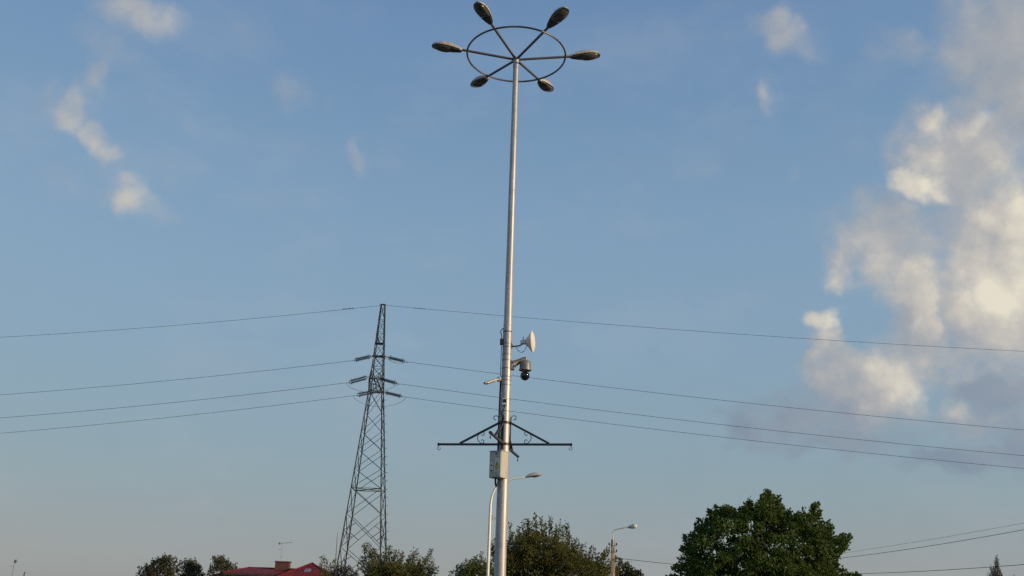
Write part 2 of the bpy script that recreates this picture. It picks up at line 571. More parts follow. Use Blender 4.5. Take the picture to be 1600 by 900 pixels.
# ------------------------------------------------------------------ ground
g = MB().poly([(-4000, -300, 0), (4000, -300, 0), (4000, 7000, 0), (-4000, 7000, 0)], [(0, 1, 2, 3)]).build('ground', 'grass', smooth=False)
g['kind'] = 'structure'
g = MB().box((0, 8, -0.044), X, Y_, Z, 60, 34, 0.1).build('car_park', 'asphalt', smooth=False)
g['kind'] = 'structure'
g = MB().box((0, 29, 0.02), X, Y_, Z, 60, 8, 0.2).build('pavement', 'paving', smooth=False)
g['kind'] = 'structure'
g = MB().box((0, 37.5, -0.044), X, Y_, Z, 400, 8.9, 0.1).build('road', 'asphalt', smooth=False)
g['kind'] = 'structure'

# ------------------------------------------------------------------ lamp mast
MD = 19.0
BX, TX = -0.045, -0.0816
HUBZ = 13.74


def mast_x(z):
    return BX + (TX - BX) * z / HUBZ


def mast_r(z):
    return float(np.interp(z, [0, 2.1, 4, 5.5, 7.0, 7.3, 9, 13.74], [0.124, 0.1185, .111, .103, .094, .086, .078, .062]))


def mast_p(z):
    return Vector((mast_x(z), MD, z))


mast = thing('lamp_mast', (BX, MD, 0), 'tall tapered steel mast carrying a hoop of six street lamps', 'lamp mast')
zs = [0.03, 0.5, 2.1, 4, 5.5, 7.0, 7.3, 9, 11, 13.5]
m = MB(); rings = [m.ring(mast_p(z), X, Y_, mast_r(z), 40) for z in zs]
m.loft(rings, 40).build('pole', 'galv', mast)
MB().lathe(mast_p(0.0), Z, [(0, .30), (.03, .30), (.031, .135), (.25, .132)], 24).build('base_plate', 'galv', mast)
for jz in (7.16, 10.3):
    MB().lathe(mast_p(jz), Z, [(0, mast_r(jz) - .002), (.004, mast_r(jz) + .004), (.022, mast_r(jz) + .003), (.026, mast_r(jz) - .002)], 32).build('weld_ring', 'galv', mast)
MB().lathe(mast_p(13.47), Z, [(0, .069), (.27, .067), (.29, .05), (.31, .02)], 24).build('top_collar', 'galv', mast)
HUB = mast_p(13.70)
DZ, RR = 0.16, 1.16
PHI = [3 - 60 * k for k in range(6)]
for p in PHI:
    a = R(p); d = Vector((math.cos(a), math.sin(a), DZ / RR))
    MB().tube([HUB + d * .05, HUB + d * 1.34], .030, 10).build('arm', 'arm', mast)
MB().tube([HUB + Vector((RR * math.cos(t), RR * math.sin(t), DZ - .045)) for t in np.linspace(0, 2 * math.pi, 73)[:-1]], .022, 8, closed=True).build('hoop', 'arm', mast)

# one lamp head along +X, neck at 0; seen mostly from below
NS = 20
prof = [(0.0, .040, .045), (.05, .060, .060), (.12, .085, .085), (.22, .112, .115), (.34, .135, .135), (.46, .143, .130), (.57, .130, .105), (.66, .092, .065), (.71, .04, .03)]


def head_meshes():
    top = MB(); rs = []
    for x, w, h in prof:
        i0 = len(top.v)
        for k in range(NS + 1):
            a = math.pi * k / NS
            top.v.append(Vector((x, w * math.cos(a), .012 + h * math.sin(a) ** .8)))
        top.v.append(Vector((x, -w, -.012))); top.v.append(Vector((x, w, -.012)))
        rs.append(i0)
    top.loft(rs, NS + 3)
    bowl = MB(); rs = []
    for x, w, dp in [(.25, .10, .010), (.27, .108, .035), (.36, .126, .062), (.46, .130, .066), (.56, .117, .052), (.63, .090, .03), (.665, .06, .010)]:
        i0 = len(bowl.v)
        for k in range(NS + 1):
            a = math.pi * k / NS
            bowl.v.append(Vector((x, -w * math.cos(a), -.0125 - dp * math.sin(a) ** .7)))
        rs.append(i0)
    bowl.loft(rs, NS + 1)
    cover = MB(); rs = []
    for x, w in [(.02, .042), (.08, .062), (.15, .085), (.24, .108)]:
        i0 = len(cover.v)
        cover.v += [Vector((x, w, -.0125)), Vector((x, -w, -.0125)), Vector((x, -w * .9, -.032)), Vector((x, w * .9, -.032))]
        rs.append(i0)
    cover.loft(rs, 4)
    rim = MB()
    pts = [Vector((x, w + .002, -.006)) for x, w, h in prof[1:]] + [Vector((x, -w - .002, -.006)) for x, w, h in reversed(prof[1:])]
    rim.tube(catmull(pts, 3), .009, 6)
    return top, bowl, cover, rim


_t, _b, _c, _r = head_meshes()
HEAD = (_t.mesh('lamp_head', 'lamp'), _b.mesh('bowl', 'bowl'), _c.mesh('gear_cover', 'lampdark'), _r.mesh('rim', 'lampdark'))
for p in PHI:
    a = R(p); d = Vector((math.cos(a), math.sin(a), DZ / RR)).normalized()
    side = Z.cross(d).normalized(); up = d.cross(side)
    d = (d + Z * random.uniform(-.02, .02)).normalized()
    up = d.cross(side)
    tilt = R(random.uniform(-4, 4))
    side, up = side * math.cos(tilt) + up * math.sin(tilt), up * math.cos(tilt) - side * math.sin(tilt)
    mt = Matrix((d, side, up)).transposed().to_4x4()
    mt.translation = HUB + d * 1.29 - mast.location
    h = inst('lamp_head', HEAD[0], mast, mt)
    for nm, me in (('bowl', HEAD[1]), ('gear_cover', HEAD[2]), ('rim', HEAD[3])):
        inst(nm, me, h, Matrix.Identity(4))


def band(z, name='clamp_band', parent=None, m='galv_dark', h=.018, off=.005):
    return MB().lathe(mast_p(z - h / 2), Z, [(0, mast_r(z)), (0, mast_r(z) + off), (h, mast_r(z) + off), (h, mast_r(z))], 32).build(name, m, parent)


def sp(px, py, dy=0.0):
    return at(px, py, MD + dy)


# inspection hatch low on the mast
MB().box(mast_p(0.9) + Vector((0, -.121, 0)), X, Y_, Z, .10, .012, .40).build('hatch', 'galv', mast, bevel=.004)

# ------------------------------------------------------------------ dish antenna
dc = sp(831, 534)
dish = thing('dish_antenna', mast_p(dc.z - .05), 'white dish antenna edge-on, facing right, topmost device on the mast', 'antenna')
ax = Vector((1, -.20, .03)).normalized()
MB().lathe(dc - ax * .13, ax, [(0, .065), (.02, .085), (.06, .125), (.115, .205), (.128, .225), (.135, .228)], 32).build('reflector', 'white', dish)
MB().lathe(dc + ax * .0055, ax, [(0, .229), (.012, .228), (.03, .19), (.05, .12), (.058, .04), (.059, .001)], 32).build('radome', 'white', dish)
s_, u_, _ = frame(ax)
MB().box(dc - ax * .185, ax, s_, u_, .11, .09, .085).build('radio_box', 'white', dish, smooth=False, bevel=.008)
MB().tube([dc - ax * .19 + Z * .03, dc - ax * .19 + Z * .12], .011, 8).build('pin', 'galv', dish)
MB().tube(catmull([sp(797, 541.5), sp(806, 541), sp(812, 540), sp(816, 537.5), dc - ax * .16 - Z * .03], 4), .017, 8).build('mount_arm', 'galv_dark', dish)
MB().tube(catmull([sp(806, 542.5, -.03), sp(810, 548, -.03), sp(815, 550.5, -.03), sp(820, 547, -.03), dc - ax * .10 - Z * .06], 5), .006, 6).build('cable', 'wire', dish)
for y in (537.5, 542.5):
    band(sp(793, y).z, parent=dish)
MB().box(sp(799.5, 541), X, Y_, Z, .03, .07, .09).build('clamp', 'galv_dark', dish, smooth=False)

# ------------------------------------------------------------------ dome camera
pc = sp(821, 573)
ptz = thing('dome_camera', mast_p(pc.z), 'grey dome camera with dark glass globe hanging from a bracket on the mast', 'camera')
arm_a, arm_b = sp(802, 569), sp(821, 560)
m = MB()
s_, u_, d_ = frame(arm_b - arm_a)
m.loft([m.ring(arm_a + (arm_b - arm_a) * t, s_, u_, r, 14) for t, r in ((0, .085), (.12, .07), (.5, .053), (.92, .046), (1.06, .03))], 14)
m.build('bracket_arm', 'ptz', ptz)
MB().lathe(arm_b + Z * .03, -Z, [(0, .02), (.01, .042), (.09, .045), (.095, .05)], 16).build('neck', 'ptz', ptz)
hz_ = sp(821, 564).z
MB().lathe(Vector((arm_b.x, MD, hz_ + .005)), -Z, [(0, .05), (.012, .095), (.03, .112), (.05, .117), (.185, .121), (.19, .132), (.212, .132), (.222, .108)], 28).build('housing', 'ptz', ptz)
gc = Vector((arm_b.x, MD, sp(821, 587.2).z))
MB().lathe(gc + Z * .085, -Z, [(.085 - .1 * math.cos(t), .1 * math.sin(t)) for t in np.linspace(.9, math.pi, 14)], 28).build('globe', 'dome', ptz)
MB().box(sp(798.5, 571) + Vector((.005, 0, 0)), X, Y_, Z, .035, .13, .19).build('wall_plate', 'galv_dark', ptz, smooth=False, bevel=.006)
MB().box(sp(802, 575), X, Y_, Z, .05, .09, .09).build('junction_foot', 'ptz', ptz, smooth=False, bevel=.01)
for y in (563, 576):
    band(sp(793, y).z, parent=ptz)

# ------------------------------------------------------------------ bullet camera on the left
jb = sp(780.5, 592.5, -.03)
bul = thing('bullet_camera', mast_p(jb.z), 'small white bullet camera pointing down to the left of the mast', 'camera')
MB().lathe(jb + Vector((.01, .035, 0)), Vector((-.5, -.9, 0)), [(0, .055), (.05, .06), (.065, .045), (.07, .01)], 20).build('junction_box', 'white', bul)
ba, bb = sp(776.5, 593, -.06), sp(770.5, 594, -.12)
MB().tube([jb, ba, bb], .016, 8).build('arm', 'white', bul)
e0, e1 = sp(771.5, 594.8, -.12), sp(759, 599.3, -.22)
bd = (e1 - e0).normalized()
MB().lathe(e0 - bd * .02, bd, [(0, .02), (.006, .028), (.20, .030), (.201, .022)], 16).build('barrel', 'galv_dark', bul)
s_, u_, d_ = frame(bd)
if u_.z < 0:
    s_, u_ = -s_, -u_
m = MB(); rs = []
for t in (-.015, (e1 - e0).length + .03):
    i0 = len(m.v)
    for rad in (.034, .038):
        for k in (range(9) if rad < .036 else reversed(range(9))):
            a = math.pi * (0.02 + .96 * k / 8)
            m.v.append(e0 + bd * t + s_ * rad * math.cos(a) + u_ * (rad * math.sin(a) + .002))
    rs.append(i0)
m.loft(rs, 18).build('sun_shield', 'lamp', bul)
MB().lathe(e1 + bd * .001 + bd * .01, bd, [(0, .026), (.004, .025)], 14).build('lens', 'dome', bul)
for y in (589, 594.5):
    band(sp(791, y).z, parent=bul)

# ------------------------------------------------------------------ small detector
nv = Vector((-.08, -1, -.1)).normalized()
dz_ = sp(789, 628, -.1).z
dp = Vector((mast_x(dz_) - .012, MD - mast_r(dz_) - .035, dz_))
det = thing('square_detector', mast_p(dz_), 'small white square detector with black window on the front of the mast', 'detector')
sx_, uz_, _ = frame(nv)
MB().box(dp, sx_, nv, uz_, .105, .06, .135).build('case', 'white', det, smooth=False, bevel=.008)
MB().box(dp + nv * .03 + uz_ * .012, sx_, nv, uz_, .075, .010, .075).build('window', 'dome', det, smooth=False, bevel=.004)
MB().tube(catmull([dp - uz_ * .066 + Vector((.02, .02, 0)), dp + Vector((.0, .02, -.12)), dp + Vector((-.05, .05, -.22)), dp + Vector((-.085, .11, -.30))], 5), .007, 6).build('cable', 'black', det)
band(sp(790, 624).z, parent=det)
band(sp(789, 643).z, 'clamp_band', mast)
band(sp(791, 602).z, 'clamp_band', mast)
band(sp(792, 554).z, 'clamp_band', mast)
band(sp(793.5, 519).z, 'clamp_band', mast, 'black')

# ------------------------------------------------------------------ cable run and box, left side of the mast
def left_of(z, off, dy=-.03):
    return Vector((mast_x(z) - mast_r(z) - off, MD + dy, z))


def zpx(y):
    return sp(790, y).z


run = thing('cable_run', left_of(zpx(660), .02), 'black cables running down the left side of the mast', 'cable')
MB().tube(catmull([left_of(zpx(513), -.02), left_of(zpx(515.5), .025), left_of(zpx(519), .055), left_of(zpx(524), .03), left_of(zpx(531), .02)], 4), .010, 6).build('cable', 'black', run)
MB().tube(catmull([left_of(zpx(541), .025), left_of(zpx(560), .022), left_of(zpx(590), .022), left_of(zpx(612), .020)], 4), .008, 6).build('cable', 'wire', run)
MB().tube(catmull([left_of(zpx(596), .012, .0), left_of(zpx(610), .016, .0), left_of(zpx(640), .016), left_of(zpx(664), .018), left_of(zpx(706), .012)], 5), .015, 8).build('conduit', 'black', run)
MB().tube(catmull([left_of(zpx(646), -.015, -.08), left_of(zpx(652), -.05, -.1), left_of(zpx(664), -.05, -.115), left_of(zpx(705), -.05, -.11)], 5), .012, 8).build('conduit', 'black', run)
inj = MB().box(left_of(zpx(535), .028), X, Y_, Z, .062, .06, .135).build('surge_box', 'black', smooth=False, bevel=.006)
tag(inj, 'small black box on the cable at the upper left of the mast', 'cable box')

# ------------------------------------------------------------------ banner bracket with four arms
BZ, BTOP, BL = 4.64, 5.08, 1.38
br = thing('banner_bracket', mast_p(BZ), 'black wrought iron bracket with four arms and scrolls clamped round the mast', 'bracket')
band(BZ, 'collar', br, 'iron', .05, .014)
band(BTOP, 'collar', br, 'iron', .05, .014)


def scroll(c, ax, start, turns, r0, r1, sgn, n=22):
    """spiral in the plane of (ax, Z)"""
    out = []
    for k in range(n + 1):
        t = k / n
        a = start + sgn * turns * 2 * math.pi * t
        r = r0 + (r1 - r0) * t
        out.append(c + ax * (r * math.cos(a)) + Z * (r * math.sin(a)))
    return out


for k in range(4):
    a = R(-11 - 90 * k)
    d = Vector((math.cos(a), math.sin(a), 0))
    q = lambda x, z: Vector((mast_x(BZ), MD, z)) + d * x
    L = BL if k != 3 else 1.62
    ro = mast_r(BZ) + .012
    MB().bar(q(ro, BZ), q(L, BZ), .042, .042).build('arm', 'iron', br, smooth=False)
    MB().bar(q(ro + .005, BTOP), q(.93, BZ + .02), .040, .040).build('strut', 'iron', br, smooth=False)
    MB().bar(q(ro + .006, BZ - .10), q(ro + .006, BTOP + .12), .036, .022).build('back_bar', 'iron', br, smooth=False)
    MB().lathe(q(L - .012, BZ), d, [(0, .032), (.03, .032)], 12).build('end_cap', 'iron', br)
    # curl above the strut
    MB().tube([q(ro + .02, BTOP)] + scroll(q(ro + .075, BTOP + .10), d, math.pi, .82, .062, .028, -1), .008, 6).build('curl', 'iron', br)
    # C scroll between strut and arm
    cx = ro + .37
    cpts = list(reversed(scroll(q(cx - .03, BZ + .215), d, R(60), .75, .05, .022, 1))) + \
        [q(cx + .055, BZ + .20), q(cx + .075, BZ + .14), q(cx + .055, BZ + .08)] + \
        scroll(q(cx - .03, BZ + .065), d, R(-60), .75, .05, .022, -1)
    MB().tube(cpts, .0085, 6).build('scroll', 'iron', br)
    # hook under the tip
    MB().tube([q(L - .01, BZ - .02), q(L - .01, BZ - .05)] + scroll(q(L - .01, BZ - .082), d, R(90), .85, .032, .032, -1, 14), .006, 6).build('hook', 'iron', br)

# ------------------------------------------------------------------ control cabinet
TH = R(-33)                                # front turned to the viewer's left
cf = Vector((math.sin(TH), -math.cos(TH), 0))   # front normal
cs = Vector((math.cos(TH), math.sin(TH), 0))    # to the right along the front
cz0, cz1 = sp(779, 747.5, -.15).z, sp(779, 706.5, -.15).z
cw, cdp, ch = .285, .235, cz1 - cz0
pcx = sp(779, 727, -.17)
cc = Vector((pcx.x, pcx.y, (cz0 + cz1) / 2))
cab = thing('control_cabinet', Vector((cc.x, cc.y, cz0)), 'grey metal control cabinet with yellow warning sign strapped to the mast', 'cabinet')
MB().box(cc, cs, cf, Z, cw, cdp, ch).build('case', 'cabinet', cab, smooth=False, bevel=.006)
MB().box(cc + cf * (cdp / 2 + .008), cs, cf, Z, cw - .02, .016, ch - .02).build('door', 'cabinet', cab, smooth=False, bevel=.004)
MB().box(cc + Z * (ch / 2 + .006), cs, cf, Z, cw + .025, cdp + .03, .012).build('rain_cap', 'cabinet', cab, smooth=False, bevel=.003)
fo = cf * (cdp / 2 + .0165)
tri = cc + fo + Z * .0 + cs * .045
MB().box(tri + cs * .0 - Z * .01, cs, cf, Z, .11, .002, .27).build('label_sheet', 'paper', cab, smooth=False)
m = MB()
for o_ in (.0012, .0032):
    m.v += [tri + cf * o_ + cs * x + Z * z for x, z in ((-.052, -.055), (.052, -.055), (0, .085))]
m.f += [(0, 2, 1), (3, 4, 5), (0, 1, 4, 3), (1, 2, 5, 4), (2, 0, 3, 5)]
m.build('warning_triangle', 'yellow', cab, smooth=False)
MB().box(tri + cf * .004 - Z * .09, cs, cf, Z, .07, .0016, .06).build('label_strip', 'yellow', cab, smooth=False)
m = MB()
bo = [(.006, .034), (-.016, -.004), (0, -.004), (-.008, -.042), (.018, .006), (.002, .006), (.014, .034)]
m.v += [tri + cf * .0036 + cs * x + Z * z for x, z in bo] + [tri + cf * .0046 + cs * x + Z * z for x, z in bo]
nb = len(bo)
m.f += [tuple(reversed(range(nb))), tuple(range(nb, 2 * nb))] + [(i, (i + 1) % nb, nb + (i + 1) % nb, nb + i) for i in range(nb)]
m.build('lightning_mark', 'black', cab, smooth=False)
MB().box(cc + fo - cs * .072 - Z * .03, cs, cf, Z, .038, .006, .17).build('handle_plate', 'paper', cab, smooth=False, bevel=.002)
for dz in (-.125, -.02):
    MB().lathe(cc + fo - cs * .075 + Z * dz, cf, [(0, .013), (.012, .013), (.014, .004)], 10).build('lock', 'black', cab)
MB().box(cc + fo + cs * .02 + Z * (ch / 2 - .045), cs, cf, Z, .055, .003, .022).build('maker_plate', 'black', cab, smooth=False)
MB().bar(cc - cf * (cdp / 2) + Z * .15, mast_p(cc.z + .15), .05, .03).build('bracket', 'galv_dark', cab, smooth=False)
MB().bar(cc - cf * (cdp / 2) - Z * .15, mast_p(cc.z - .15), .05, .03).build('bracket', 'galv_dark', cab, smooth=False)
for i, (x0, x1, dp_) in enumerate(((-.05, .06, .17), (-.03, .075, .14))):
    b0 = cc - Z * (ch / 2) + cs * x0 + cf * .03; b1 = mast_p(cz0 - .02) + Vector((-.10, -.07, .03))
    MB().tube(catmull([b0, b0 - Z * .09, (b0 + b1) / 2 - Z * dp_, b1 - Z * .05, b1 + Z * .04], 6), .011, 8).build('cable_loop', 'black', cab)
MB().tube(catmull([cc + Z * (ch / 2) - cs * .02, cc + Z * (ch / 2 + .035), cc + Z * (ch / 2 + .03) + cs * .05 - cf * .05, cc + Z * (ch / 2)+ cs * .09 - cf * .05], 4), .008, 6).build('lifting_eye', 'galv_dark', cab)

# ------------------------------------------------------------------ curved street lamp behind the mast
SD = 50.0
q5 = lambda px, py: at(px, py, SD)
pbx = q5(764, 850).x
sl_ = thing('street_lamp', (pbx, SD, 0), 'cream street lamp with curved arm standing behind the mast', 'street lamp')
m = MB()
path = [Vector((pbx, SD, 0.1)), Vector((pbx, SD, 3)), Vector((pbx, SD, 5)), q5(766, 800), q5(767, 784), q5(771, 769), q5(779, 758), q5(794, 750.5), q5(808, 747.5), q5(823, 745.5)]
pp = catmull(path, 6)
m.tube(pp, [float(np.interp(i, [0, 12, 24, len(pp) - 1], [.085, .075, .066, .04])) for i in range(len(pp))], 14).build('pole', 'cream', sl_)
MB().lathe(Vector((pbx, SD, 0.0)), Z, [(0, .2), (.03, .2), (.031, .1), (.2, .1)], 16).build('base_plate', 'galv', sl_)
hd = (q5(845, 742.5) - q5(822, 746)).normalized()
side = Z.cross(hd).normalized(); up = hd.cross(side)
mt = Matrix((hd * 1.18, side * 1.15, up * 1.15)).transposed().to_4x4()
mt.translation = q5(821.5, 745.5) - sl_.location
h = inst('lamp_head', HEAD[0], sl_, mt)
for nm, me in (('bowl', HEAD[1]), ('gear_cover', HEAD[2]), ('rim', HEAD[3])):
    inst(nm, me, h, Matrix.Identity(4))
MB().tube(scroll(q5(768, 809), X, R(180), .9, .12, .10, -1, 14) + [q5(771, 808), q5(776, 812)], .022, 6).build('flag_holder', 'galv', sl_)

# ------------------------------------------------------------------ concrete pole with lamp, and its twin hidden by the maple
UD = 80.0
q8 = lambda px, py: at(px, py, UD)


def concrete_pole(loc, top, label):
    t = thing('utility_pole', loc, label, 'utility pole', 'concrete utility poles')
    m = MB(); rs = []
    for z, w in ((0, .40), (top, .26)):
        i0 = len(m.v)
        for x, y in ((-.5, -.42), (.5, -.42), (.5, .42), (-.5, .42)):
            m.v.append(Vector(loc) + Vector((x * w, y * w, z)))
        rs.append(i0)
    m.loft(rs, 4).build('post', 'conc', t, smooth=False, bevel=.02)
    for k, (dz, sx) in enumerate(((-.42, 1), (-.95, 1), (-.42, -1), (-.95, -1))):
        p = Vector(loc) + Vector((sx * .30, 0, top + dz))
        pin = MB().tube([Vector(loc) + Vector((sx * .05, 0, top + dz - .10)), p - Z * .10, p], .022, 6).build('insulator_pin', 'galv_dark', t)
        MB().lathe(p - Z * .04, Z, [(0, .03), (.02, .075), (.08, .08), (.10, .05), (.16, .06), (.20, .03)], 10).build('insulator', 'insul', pin)
    for dz in (-.35, -.88, -1.5):
        MB().box(Vector(loc) + Vector((0, 0, top + dz - .1)), X, Y_, Z, .34, .31, .05).build('clamp_band', 'galv_dark', t, smooth=False)
    return t


u0 = q8(957.5, 843)
up1 = concrete_pole((u0.x, UD, 0), u0.z, 'weathered concrete pole with a lamp arm beside the olive tree')
m = MB()
m.tube(catmull([u0 - Z * .5 + Vector((0, -.16, 0)), u0 + Vector((0, -.16, 0)), q8(957, 834) + Vector((0, -.16, 0)), q8(959, 829.5), q8(964, 827), q8(974, 825), q8(983, 823.5)], 5), .042, 8).build('lamp_arm', 'galv', up1)
ld = (q8(995, 821.5) - q8(982, 824)).normalized()
hb = MB().lathe(q8(981.5, 824), ld, [(0, .05), (.05, .10), (.25, .15), (.42, .19), (.5, .20)], 16).build('lamp_head', 'galv', up1)
MB().lathe(q8(981.5, 824) + ld * .5, ld, [(0, .19), (.1, .19), (.2, .15), (.26, .07), (.27, .01)], 16).build('bowl', 'lamp_blue', hb)
u2 = at(1235, 872, 78)
up2 = concrete_pole((u2.x, 78, 0), u2.z, 'concrete pole hidden behind the broad maple, carrying overhead wires')


def wire(pts, r, label, name='overhead_wire', group=None):
    return tag(MB().tube(pts, r, 6).build(name, 'wire'), label, 'wire', group)


def sag(a, b, s, n=24, ext=0.0):
    out = []
    for k in range(n + 1):
        t = k / n
        p = a.lerp(b, t)
        out.append(p - Z * (4 * s * t * (1 - t)))
    return out


wire(sag(q8(964.5, 872), u2 + Vector((-.3, 0, -1.2)), .10), .022, 'low overhead wire from the concrete lamp pole to the maple')
wire(sag(u2 + Vector((.3, 0, -.35)), at(1760, 796, 46), .30), .015, 'lower of two rising wires to the right of the maple')
wire(sag(u2 + Vector((.3, 0, -.10)), at(1760, 786, 50), .20), .008, 'thin upper of two rising wires to the right of the maple')
wire(sag(u2 + Vector((.3, 0, -1.25)), at(1760, 868, 46), .25), .017, 'lowest wire crossing the conifer tip at the right edge')

# ------------------------------------------------------------------ lattice pylon
PX, PY = -13.03, 90.0
pyl = thing('lattice_pylon', (PX, PY, 0), 'tall steel lattice power pylon behind the feathery tree', 'pylon')
PROT = R(-1.0)
unit = MB()
# an L-angle bar of unit length along Z
Lp = [(-.5, -.5), (.5, -.5), (.5, -.34), (-.34, -.34), (-.34, .5), (-.5, .5)]
unit.v = [Vector((x, y, 0)) for x, y in Lp] + [Vector((x, y, 1)) for x, y in Lp]
unit.f = [(5, 4, 3, 0), (3, 2, 1, 0), (6, 9, 10, 11), (6, 7, 8, 9)] + [(i, (i + 1) % 6, 6 + (i + 1) % 6, 6 + i) for i in range(6)]
UNIT = unit.mesh('angle_bar', 'lattice', smooth=False)


def member(name, a, b, w, spin=0.0):
    d = b - a
    s, u, d1 = frame(d)
    if spin:
        s, u = s * math.cos(spin) + u * math.sin(spin), u * math.cos(spin) - s * math.sin(spin)
    mt = Matrix((s * w, u * w, d)).transposed().to_4x4()
    mt.translation = a
    return inst(name, UNIT, pyl, mt)


def width(z):
    return float(np.interp(z, [0, 20.75, 24.3, 29.78], [4.62, 1.28, 1.0, .38]))


def corner(z, i):
    h = width(z) / 2
    x, y = ((-h, -h), (h, -h), (h, h), (-h, h))[i]
    c, s = math.cos(PROT), math.sin(PROT)
    return Vector((x * c - y * s, x * s + y * c, z))


LEV = [0.0, 2.9, 5.87, 8.9, 11.28, 13.09, 14.92, 16.66, 18.54, 20.77, 22.2, 23.2, 24.34, 25.66, 26.8, 28.1, 29.78]
for i in range(4):
    for z0, z1, w in ((0.0, 8.9, .115), (8.9, 20.77, .10), (20.77, 29.78, .085)):
        member('leg', corner(z0, i), corner(z1, i), w, R(90 * i))
for li, (z0, z1) in enumerate(zip(LEV, LEV[1:])):
    w = .052 if z0 < 12 else (.047 if z0 < 20 else .042)
    for i in range(4):
        j = (i + 1) % 4
        off = Vector(((0, -.02), (.02, 0), (0, .02), (-.02, 0))[i]).to_3d()
        member('brace', corner(z0, i) + off, corner(z1, j) + off, w, .3)
        member('brace', corner(z0, j) - off, corner(z1, i) - off, w, 1.2)
        if z1 > 20 or li == 3:
            member('horizontal', corner(z1, i), corner(z1, j), w)
# plan bracing at the waist and secondary members in the lowest panels
for z in (11.28,):
    member('plan_brace', corner(z, 0), corner(z, 2), .07)
    member('plan_brace', corner(z, 1), corner(z, 3), .07)
for i in range(4):
    j = (i + 1) % 4
    for z0, z1 in ((2.9, 5.87), (5.87, 8.9)):
        mid = (corner(z0, i) + corner(z1, j)) / 2
        qa = corner(z0, i).lerp(corner(z1, i), .5); qb = corner(z0, j).lerp(corner(z1, j), .5)
        member('secondary_brace', qa, corner(z0, i).lerp(corner(z1, j), .28), .055)
        member('secondary_brace', qb, corner(z0, j).lerp(corner(z1, i), .28), .055)
        member('secondary_brace', qa, corner(z1, i).lerp(corner(z0, j), .28), .055)
# step bolts up the right far leg
for k in range(22):
    z = 4.5 + k * .78
    c = corner(z, 2)
    MB().tube([pyl.location + c, pyl.location + c + Vector((.28, 0.0, 0))], .022, 5).build('step_bolt', 'lattice', pyl)
# crossarms, towards and away from the viewer, and the upper bracket
AZ, AL = 21.45, 3.0
for sg, base in ((-1, (0, 1)), (1, (3, 2))):
    tip = [Vector((-.35, sg * AL, AZ)), Vector((.35, sg * AL, AZ))]
    for t, bi in zip(tip, base):
        member('crossarm_chord', corner(20.77, bi), t, .09)
        member('crossarm_tie', corner(23.0, bi), t, .075)
        for f0, f1 in ((.33, .33), (.66, .66)):
            member('crossarm_lacing', corner(20.77, bi).lerp(t, f0), corner(23.0, bi).lerp(t, f1), .05)
    for f0, f1 in ((0, .33), (.33, .66), (.66, 1)):
        member('crossarm_lacing', corner(20.77, base[0]).lerp(tip[0], f0), corner(20.77, base[1]).lerp(tip[1], f1), .05)
        member('crossarm_lacing', corner(20.77, base[1]).lerp(tip[1], f0), corner(20.77, base[0]).lerp(tip[0], f1), .05)
    member('crossarm_end', tip[0], tip[1], .11)
UZ = 24.36
member('upper_bracket', Vector((-.75, 0, UZ)), Vector((.75, 0, UZ)), .14)
member('upper_bracket', corner(UZ, 0), corner(UZ, 2), .1)
member('upper_bracket', corner(UZ, 1), corner(UZ, 3), .1)
for zz, w in ((25.5, .14), (25.62, .14)):
    member('platform_beam', corner(zz, 0), corner(zz, 1), w)
member('platform_beam', corner(26.6, 0), corner(25.5, 0).lerp(corner(25.5, 1), .55), .13)
member('peak_arm', corner(29.75, 0) + Vector((-.1, .1, 0)), corner(29.75, 1) + Vector((.1, .1, 0)), .1)
P0 = pyl.location


# insulator strings: two rows of discs between yokes
def insulator(a, b, gap, label):
    t = thing('insulator_string', a, label, 'insulator', 'insulator strings of the pylon')
    d = (b - a).normalized(); Ln = (b - a).length
    s, u, _ = frame(d)
    if u.z < 0:
        s, u = -s, -u
    gv = (u * .85 + s * .5).normalized()
    for k in (-1, 1):
        o = gv * (gap / 2 * k)
        pr = [(0, .03)]
        n = 13
        for i in range(n):
            x = .12 + (Ln - .24) * i / n
            st = (Ln - .24) / n
            pr += [(x, .035), (x + st * .25, .125), (x + st * .5, .115), (x + st * .75, .035)]
        pr += [(Ln - .12, .03), (Ln, .02)]
        MB().lathe(a + o, d, pr, 10).build('disc_row', 'insul', t)
        MB().tube([a + o + d * .1, a + o + d * .14 + gv * (k * .16), a + o + d * .3 + gv * (k * .22)], .018, 5).build('arcing_horn', 'galv_dark', t)
        MB().tube([b + o - d * .1, b + o - d * .14 + gv * (k * .16), b + o - d * .3 + gv * (k * .22)], .018, 5).build('arcing_horn', 'galv_dark', t)
    for p in (a, b):
        MB().bar(p - gv * (gap / 2 + .08), p + gv * (gap / 2 + .08), .05, .05).build('yoke', 'galv_dark', t, smooth=False)
    MB().tube([a - d * .35, a], .025, 6).build('link', 'galv_dark', t)
    MB().tube([b, b + d * .35], .025, 6).build('link', 'galv_dark', t)
    return t


def span(px0, py0, Yd, px1, py1, Y1, bow):
    """from the clamp to beyond the picture's edge, with the sag of a long span"""
    a, b = at(px0, py0, Yd), at(px1, py1, Y1)
    out = []
    for k in range(41):
        t = k / 40 * 1.7
        out.append(a.lerp(b, t) + Z * (bow * 4 * t * (t - 1)))
    return out


